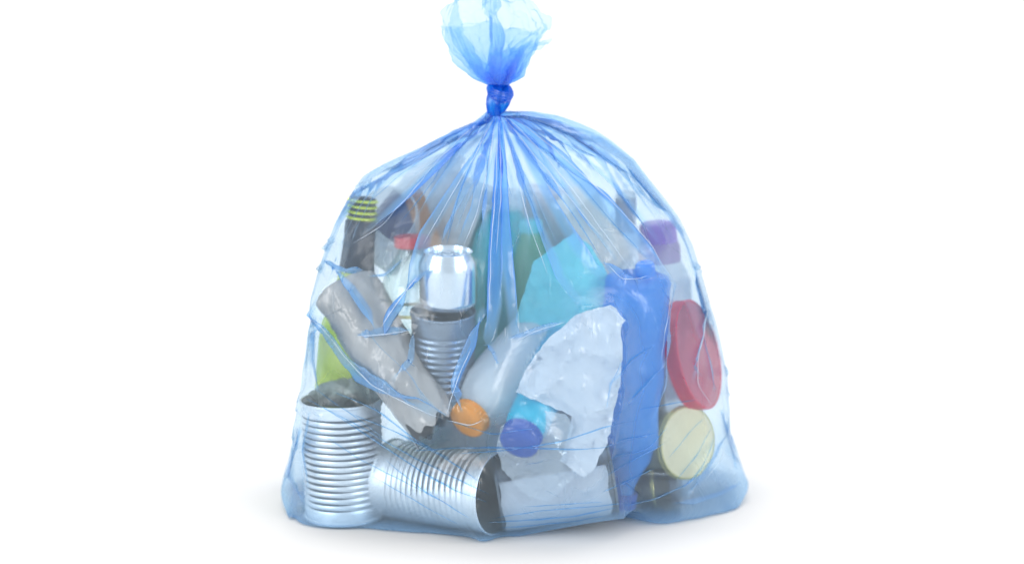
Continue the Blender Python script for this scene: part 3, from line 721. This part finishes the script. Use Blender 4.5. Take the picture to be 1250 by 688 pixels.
# small random creases over the front, mostly running along the local tension
for k in range(110):
    x0 = rng.uniform(370, 890); y0 = rng.uniform(200, 610)
    if y0 < 470: ang = math.atan2(y0 - 60, x0 - 607) + rng.normal() * .45
    else: ang = rng.choice([.25, -.3, .7, -.7, 1.4]) + rng.normal() * .2
    L_ = rng.uniform(15, 55); wv = rng.uniform(1.6, 3.6)
    p0 = np.array([x0, y0]); dd = np.array([math.cos(ang), math.sin(ang)]); pp = np.array([-dd[1], dd[0]])
    pts = [p0 - dd * L_ / 2, p0 + pp * rng.normal() * 2.5, p0 + dd * L_ / 2]
    T = fold(T, pts, [1.2, wv, 1.2], rng.uniform(.7, 2.0), b=.55, fade=(.3, .4), side=rng.choice([-1, 1]))
# the back of the bag
for k in range(26):
    xe = rng.uniform(400, 850); ye = rng.uniform(240, 480)
    mid = ((xe - 607) * .5 + 607 + rng.normal() * 8, (ye - 138) * .5 + 138)
    T = fold(T, [(607 + rng.normal() * 4, 142), mid, (xe, ye)], [1.5, rng.uniform(4, 9), 4], rng.uniform(1.6, 2.6), b=.5, mirror=True, side=rng.choice([-1, 1]))

# ---------------- relax the film as thin slack cloth so it buckles into fine creases
def relax(T, goal, iters, ex_u, ex_v, kg, bend, seed):
    X = T.copy(); r = np.random.default_rng(seed)
    def up(A): return np.roll(A, -1, 1)
    du = np.linalg.norm(up(X) - X, axis=-1) * ex_u
    dv = np.linalg.norm(X[1:] - X[:-1], axis=-1) * ex_v[1:]
    exd = .5 * (ex_u + ex_v)[1:]
    d1 = np.linalg.norm(up(X)[1:] - X[:-1], axis=-1) * exd
    d2 = np.linalg.norm(X[1:] - up(X)[:-1], axis=-1) * exd
    _, _, n = normals(X); X += n * (r.normal(size=X.shape[:2]) * .0001)[..., None]
    def corr(A, B, d):
        D = B - A; l = np.linalg.norm(D, axis=-1) + 1e-9; return D * ((l - d) / l * .5)[..., None]
    pin = np.ones(X.shape[:2]); pin[:6] = 0
    pin[:14] *= np.linspace(0, 1, 14)[:, None]; pin[-3:] = 0
    V = np.zeros_like(X)
    for it in range(iters):
        X0 = X.copy(); X = X + V * .8
        C = np.zeros_like(X)
        c = corr(X, up(X), du); C += c; C -= np.roll(c, 1, 1)
        c = corr(X[:-1], X[1:], dv); C[:-1] += c; C[1:] -= c
        c = corr(X[:-1], up(X)[1:], d1) * .6; C[:-1] += c; t = np.zeros_like(X); t[1:] = c; C -= np.roll(t, 1, 1)
        c = corr(up(X)[:-1], X[1:], d2) * .6; C[1:] -= c; t = np.zeros_like(X); t[:-1] = c; C += np.roll(t, 1, 1)
        lap = (np.roll(X, 1, 1) + np.roll(X, -1, 1)) * .5 - X; C += lap * bend
        lap = np.zeros_like(X); lap[1:-1] = (X[:-2] + X[2:]) * .5 - X[1:-1]; C += lap * bend
        C += (goal - X) * kg
        X = X + C * (.24 * pin)[..., None]
        X[..., 2] = np.maximum(X[..., 2], .0015)
        V = (X - X0)
        vl = np.linalg.norm(V, axis=-1, keepdims=True); V *= np.minimum(1, .0015 / (vl + 1e-12))
    return X
import time as _t
_t0 = _t.time()
def smooth_noise(shape, cells, seed):
    r = np.random.default_rng(seed); g_ = r.random((cells[0] + 2, cells[1])); g_ = np.concatenate([g_, g_[:, :2]], 1)
    yy = np.linspace(0, cells[0], shape[0]); xx = np.linspace(0, cells[1], shape[1], endpoint=False)
    yi = yy.astype(int); xi = xx.astype(int); fy = (yy - yi)[:, None]; fx = (xx - xi)[None]
    fy = fy * fy * (3 - 2 * fy); fx = fx * fx * (3 - 2 * fx)
    return (g_[yi][:, xi] * (1 - fy) * (1 - fx) + g_[yi + 1][:, xi] * fy * (1 - fx) + g_[yi][:, xi + 1] * (1 - fy) * fx + g_[yi + 1][:, xi + 1] * fy * fx)
SIM = True
if SIM:
    Tc = T[::2, ::2]                         # coarse pass for the broad wrinkles
    if (NV - 1) % 2: Tc = np.concatenate([Tc, T[-1:, ::2]], 0)
    vv = np.linspace(0, 1, Tc.shape[0])[:, None] * np.ones((1, Tc.shape[1]))
    n1 = smooth_noise(Tc.shape[:2], (9, 22), 3); n2 = smooth_noise(Tc.shape[:2], (9, 22), 4)
    exu = 1.0 + .06 * n1 * np.interp(vv, [0, .2, .5, 1], [.5, .8, 1, 1.7]); exv = 1.0 + .045 * n2 * np.interp(vv, [0, .35, .55, 1], [0, .2, 1, 1])
    Xc = relax(Tc, Tc, 110, exu, exv, .012, .12, 5)
    D = Xc - Tc
    # upsample displacement
    fi = np.minimum(np.arange(NV) / 2, D.shape[0] - 1.001); i0 = fi.astype(int); fr_ = (fi - i0)[:, None, None]
    Dv = D[i0] * (1 - fr_) + D[i0 + 1] * fr_
    Df = np.zeros_like(T); Df[:, ::2] = Dv; Df[:, 1::2] = .5 * (Dv + np.roll(Dv, -1, 1))
    T1 = T + Df
    one = np.ones(T.shape[:2])
    T = relax(T1, T1, 8, one, one, .02, .15, 6)
T = hug(T, OBJM)
T[..., 2] = np.maximum(T[..., 2], .0015)
print('film relaxed in', round(_t.time() - _t0, 1), 's')
# underside
bot = T[-1]; cB = np.array([0.0, .02, .0012]); rows = []
for k in range(1, NB + 1):
    f = k / NB; p = bot + (cB - bot) * f; p[:, 2] = .0012 + (bot[:, 2] - .0012) * (1 - f) ** 2 ; rows.append(p)
ALL = np.concatenate([T, np.array(rows)[::4]], 0)
bag = thing('rubbish_bag', 'translucent blue plastic rubbish bag knotted at the top and full of recycling', 'rubbish bag')
# plies: film bunches up towards the knot, in uneven streaks
tv = np.linspace(0, 1, NV)[:, None]
st = 0
for k_ in range(16):
    f_ = int(rng.integers(7, 60)); st = st + np.sin(f_ * TH + rng.random() * 6.28 + 2.0 * np.sin(2 * TH + k_)) / 16 ** .5 / .8
st = np.clip(st * 1.3 + .1, -.8, 1.3)
PLIES += (.35 + .65 * np.clip(np.cos(TH), 0, 1)) * (np.exp(-tv / .045) * 9.0 + np.exp(-tv / .12) * 2.4 * (1 + st) + np.exp(-tv / .28) * .5 * (1 + st))
PLIES += 1.3 * np.clip(1 - ZG / .05, 0, 1) ** 1.2
pl_all = np.concatenate([PLIES, np.repeat(PLIES[-1:], len(ALL) - NV, 0)], 0)
body = link('bag_body', mesh_np('bag_body', ALL.reshape(-1, 3), grid_faces(ALL.shape[0], NU, True)), M['film'], bag)
att = body.data.attributes.new('plies', 'FLOAT', 'POINT'); att.data.foreach_set('value', pl_all.astype(np.float32).ravel())

# ---------------- thin tension creases: narrow doubled film on the body, plus milky strips painting fold glints
PXY = proj(T); FRONT = np.cos(TH) > .05
fi_ = np.nonzero(FRONT); FX = PXY[0][fi_]; FY = PXY[1][fi_]; FP = T[fi_]
# coarse lookup of the film point in front of each photo position
def film_at(px, py, rad=3.5):
    m_ = (np.abs(FX - px) < rad) & (np.abs(FY - py) < rad)
    if not m_.any(): return None
    q = FP[m_]; k = np.argmin(q[:, 1]); dd_ = np.hypot(FX[m_] - px, FY[m_] - py) + np.abs(q[:, 1] - q[k, 1]) * 400
    return q[np.argmin(dd_)]
def crease_or_glint(pts, wid, mat, lift=.0012):  # builds both the doubled-film creases and the painted glint strips
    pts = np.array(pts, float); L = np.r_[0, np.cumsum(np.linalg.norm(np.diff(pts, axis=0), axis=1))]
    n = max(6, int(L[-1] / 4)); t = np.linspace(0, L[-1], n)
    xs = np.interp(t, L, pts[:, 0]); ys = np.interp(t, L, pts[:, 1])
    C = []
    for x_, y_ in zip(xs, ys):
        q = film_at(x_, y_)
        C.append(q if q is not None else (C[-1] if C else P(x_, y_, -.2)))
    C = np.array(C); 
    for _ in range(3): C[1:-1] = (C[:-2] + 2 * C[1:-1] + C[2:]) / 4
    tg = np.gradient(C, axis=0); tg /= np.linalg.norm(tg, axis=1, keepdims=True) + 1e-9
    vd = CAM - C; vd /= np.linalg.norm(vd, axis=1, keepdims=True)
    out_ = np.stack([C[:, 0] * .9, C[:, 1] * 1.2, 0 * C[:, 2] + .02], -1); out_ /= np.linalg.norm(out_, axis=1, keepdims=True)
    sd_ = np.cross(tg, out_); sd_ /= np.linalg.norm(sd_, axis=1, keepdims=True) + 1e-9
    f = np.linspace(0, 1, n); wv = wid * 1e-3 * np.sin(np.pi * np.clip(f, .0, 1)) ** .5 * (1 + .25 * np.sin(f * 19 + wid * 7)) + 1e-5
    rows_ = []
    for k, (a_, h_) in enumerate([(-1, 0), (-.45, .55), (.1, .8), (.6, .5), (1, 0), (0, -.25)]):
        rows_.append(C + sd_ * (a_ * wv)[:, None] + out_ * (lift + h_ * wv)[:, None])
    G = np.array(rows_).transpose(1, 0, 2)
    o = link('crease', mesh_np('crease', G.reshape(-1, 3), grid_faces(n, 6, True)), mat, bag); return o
CREASES = [
 ([(372,482),(420,512),(470,545),(520,578),(560,600),(596,612)], .9),
 ([(395,496),(440,520),(500,555),(560,585),(600,603)], .7),
 ([(430,505),(480,525),(540,556),(590,590)], .8),
 ([(380,520),(440,560),(500,590),(560,622)], .5),
 ([(410,478),(460,500),(505,535),(550,560)], 1.0),
 ([(505,550),(560,546),(620,546),(700,548),(745,545)], .9),
 ([(560,553),(620,549),(680,540),(740,520),(780,512)], .8),
 ([(595,637),(650,634),(700,630),(755,618)], .8), ([(600,632),(660,623),(720,618),(780,612)], .6),
 ([(610,644),(650,641),(700,636),(742,628)], .6), ([(640,618),(690,615),(735,612)], .5),
 ([(735,600),(770,585),(800,570)], .8), ([(745,560),(790,548),(815,520)], .6), ([(738,545),(770,535),(800,528)], .8),
 ([(825,585),(850,555),(868,520)], .8), ([(832,596),(858,568),(873,530)], .8), ([(815,560),(838,530),(860,508)], .6),
 ([(760,618),(800,608),(840,590),(866,560)], .9), ([(780,500),(820,492),(850,488)], .6),
 ([(740,580),(775,560),(812,540)], .7), ([(470,560),(520,600),(575,632)], .6), ([(455,580),(520,618),(560,640)], .5),
 ([(380,470),(430,505),(470,535)], .5), ([(545,512),(600,530),(660,520)], .6),
 ([(617,140),(660,178),(705,222),(755,280),(800,325)], .7), ([(614,142),(640,178),(665,215),(700,262),(735,318)], .7),
 ([(600,145),(580,185),(560,240),(545,300)], .6), ([(604,145),(596,200),(590,250)], .6), ([(612,145),(628,190),(650,250),(668,300)], .6),
 ([(598,143),(560,180),(515,240),(490,270)], .7), ([(596,141),(545,175),(490,212),(448,250)], .6), ([(620,134),(680,158),(740,195),(800,250)], .6),
 ([(607,146),(610,200),(606,260),(603,320)], .6), ([(609,146),(616,190),(624,240)], .5),
]
for pts, wd in CREASES: crease_or_glint(pts, wd, M['film_crease'])
GLINTS = [([(614,142),(650,186),(690,236),(735,290)], .6), ([(617,141),(665,190),(705,240),(730,275),(770,330)], .7), ([(612,144),(628,205),(645,270),(668,335)], .5),
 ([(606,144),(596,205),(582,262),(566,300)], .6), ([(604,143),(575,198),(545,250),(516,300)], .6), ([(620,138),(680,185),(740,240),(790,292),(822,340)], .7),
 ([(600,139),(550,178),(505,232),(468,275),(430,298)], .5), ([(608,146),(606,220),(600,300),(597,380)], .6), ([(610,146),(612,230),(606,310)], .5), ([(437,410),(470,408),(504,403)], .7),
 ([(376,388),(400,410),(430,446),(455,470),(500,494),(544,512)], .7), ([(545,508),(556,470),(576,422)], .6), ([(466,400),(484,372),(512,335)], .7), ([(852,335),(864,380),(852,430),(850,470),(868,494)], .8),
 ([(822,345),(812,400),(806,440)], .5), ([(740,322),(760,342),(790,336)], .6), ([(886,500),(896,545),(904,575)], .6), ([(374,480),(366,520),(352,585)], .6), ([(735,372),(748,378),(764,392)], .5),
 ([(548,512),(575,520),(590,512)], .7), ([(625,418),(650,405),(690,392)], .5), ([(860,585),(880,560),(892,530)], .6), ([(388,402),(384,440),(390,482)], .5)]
for pts, wd in GLINTS: crease_or_glint(pts, wd, M['film_ridge'], lift=.0016)  # milky strips paint thin white highlight lines along the folds

# ---------------- knot: a grooved roll of bunched film looped over itself
def tube(path, rad, grooves, mat, name, parent, n=72, twist=2.0, depth=.16, squash=1.0, seed=1):
    path = np.array(path, float); m_ = 90
    # catmull-rom
    q = np.vstack([2 * path[0] - path[1], path, 2 * path[-1] - path[-2]]); out_ = []; rr = []
    rad = np.atleast_1d(rad).astype(float)
    for f in np.linspace(0, len(path) - 1.0001, m_):
        i = int(f); t = f - i; a, b, c, d_ = q[i:i + 4]
        out_.append(.5 * ((2 * b) + (-a + c) * t + (2 * a - 5 * b + 4 * c - d_) * t * t + (-a + 3 * b - 3 * c + d_) * t ** 3))
        rr.append(np.interp(f / (len(path) - 1), np.linspace(0, 1, len(rad)), rad))
    C = np.array(out_); rr = np.array(rr); tg = np.gradient(C, axis=0); tg /= np.linalg.norm(tg, axis=1, keepdims=True)
    nrm = np.zeros_like(C); v = np.array([0, -1., .2]); v -= tg[0] * (v @ tg[0]); v /= np.linalg.norm(v)
    for i in range(m_):
        v = v - tg[i] * (v @ tg[i]); v /= np.linalg.norm(v); nrm[i] = v
    bn = np.cross(tg, nrm); r_ = np.random.default_rng(seed)
    ang = np.linspace(0, 2 * math.pi, n, endpoint=False); f = np.linspace(0, 1, m_)[:, None]
    gsum = 0
    for g_ in grooves: gsum = gsum + np.abs(np.sin((g_ * ang + twist * g_ * .25 * f * 2 + r_.random() * 6) / 1.0)) / len(grooves)
    rad_ = rr[:, None] * (1 - depth * 1.0 + depth * 1.6 * gsum)
    G = C[:, None] + nrm[:, None] * (np.cos(ang) * rad_)[..., None] + bn[:, None] * (np.sin(ang) * rad_)[..., None] * squash
    return link(name, mesh_np(name, G.reshape(-1, 3), grid_faces(m_, n, True)), mat, parent)
def KP(px, py, y): return P(px, py, y)
loop = [KP(604,146,.0),KP(603,137,-.006),KP(602,127,-.010),KP(603,117,-.008),KP(608,110,.0),KP(617,109,.008),KP(620,113,.003),KP(618,118,-.007),KP(611,118,-.014),KP(603,114,-.010),KP(600,108,.0),KP(606,104,.006),KP(612,101,.0),KP(612,92,.0)]
tube(loop, [.0066,.0076,.0080,.0076,.0064,.0060,.0062,.0067,.0069,.0062,.0055,.0060,.0066,.0076], [5, 8], M['film_knot'], 'knot', bag, depth=.26)
tube([KP(617,104,.006),KP(619,113,-.003),KP(616,123,-.010),KP(611,131,-.006),KP(608,138,.002)], [.0035,.0060,.0068,.0066,.0045], [4, 7], M['film_knot'], 'knot_loop', bag, depth=.26, seed=4)

# ---------------- tuft above the knot: a flaring gathered mouth
def flare(name, left, right, yd, nu, nv, mat, seed, pleat, rimwave, zoff=0.0, lobes=7, base_plies=7.0):
    left = np.array(left, float); right = np.array(right, float); r_ = np.random.default_rng(seed)
    def res(a):
        L = np.r_[0, np.cumsum(np.linalg.norm(np.diff(a, axis=0), axis=1))]; L /= L[-1]; t = np.linspace(0, 1, nv)
        return np.stack([np.interp(t, L, a[:, 0]), np.interp(t, L, a[:, 1])], -1)
    l = res(left); rr = res(right); t = np.linspace(0, 1, nv)[:, None]
    a = np.linspace(-math.pi, math.pi, nu, endpoint=False)[None]
    cx_ = (l[:, 0:1] + rr[:, 0:1]) / 2; hw = (rr[:, 0:1] - l[:, 0:1]) / 2
    w_ = (np.sin(a) + 1) / 2
    p = 0
    for k in range(lobes):
        f_ = int(r_.integers(4, 22)); p = p + np.sin(f_ * a + r_.random() * 6.28 + t * r_.normal() * 2) * r_.random() / (1 + f_ * .08)
    pr = 1 + pleat * p * (np.exp(-t * 2.2) * .9 + .16)
    px = cx_ + hw * np.sin(a) * pr
    py = l[:, 1:2] * (1 - w_) + rr[:, 1:2] * w_ + rimwave * t ** 3 * (np.sin(2 * a + seed) + .6 * np.sin(5 * a + 1.3 * seed) + .4 * np.sin(11 * a))
    yv = -np.cos(a) * pr * (hw * .001 * yd) + .0 * t + zoff
    G = np.zeros((nv, nu, 3))
    d = FW + RT * ((px - 625) / FPX)[..., None] + UP * ((344 - py) / FPX)[..., None]
    G = CAM + d * ((yv - CAM[1]) / d[..., 1])[..., None]
    # crumple
    nrm_ = np.cross(np.roll(G, -1, 1) - np.roll(G, 1, 1), np.gradient(G, axis=0)); nrm_ /= np.linalg.norm(nrm_, axis=-1, keepdims=True) + 1e-12
    h = crumple(G, seed + 11, 14.0, 9) * .034
    G = G + nrm_ * (h * np.clip(t * 2, 0, 1))[..., None]
    o = link(name, mesh_np(name, G.reshape(-1, 3), grid_faces(nv, nu, True)), mat, bag)
    pv = 1 + base_plies * np.exp(-t / .16) * (1 + .5 * np.sin(9 * a + seed) * np.sin(4 * a)) + .5 * np.exp(-(1 - t) / .02) + 0 * a
    o.data.attributes.new('plies', 'FLOAT', 'POINT').data.foreach_set('value', np.broadcast_to(pv, (nv, nu)).astype(np.float32).ravel()); return o
flare('tuft', [(600,104),(588,96),(572,82),(558,62),(548,44),(543,24),(549,8),(564,-6),(585,-16)],
              [(618,104),(634,93),(646,70),(656,48),(666,36),(664,24),(650,10),(634,-4),(612,-14)], .62, 420, 150, M['film_tuft'], 3, .40, 8)
flare('tuft_front', [(601,103),(582,90),(562,66),(548,44),(545,30)], [(616,103),(626,86),(640,64),(656,48),(668,40)], .5, 320, 110, M['film_tuft'], 5, .45, 5, zoff=-.008, base_plies=3.5)
flare('tuft_inner', [(602,103),(597,90),(596,75),(597,62),(600,58)], [(618,103),(626,92),(634,76),(644,62),(652,55)], .6, 300, 80, M['film_tuft'], 8, .5, 4, lobes=9, base_plies=13)
flare('tuft_core', [(603,104),(599,92),(598,78),(600,64)], [(616,104),(622,92),(629,78),(636,62)], .6, 300, 80, M['film_tuft'], 12, .6, 3, lobes=9, base_plies=13)
flare('tuft_strand', [(606,100),(600,70),(594,40),(592,10),(590,-12)], [(612,100),(610,70),(609,40),(607,10),(606,-12)], .8, 120, 80, M['film_tuft'], 21, .4, 2, zoff=-.01, base_plies=1.0)
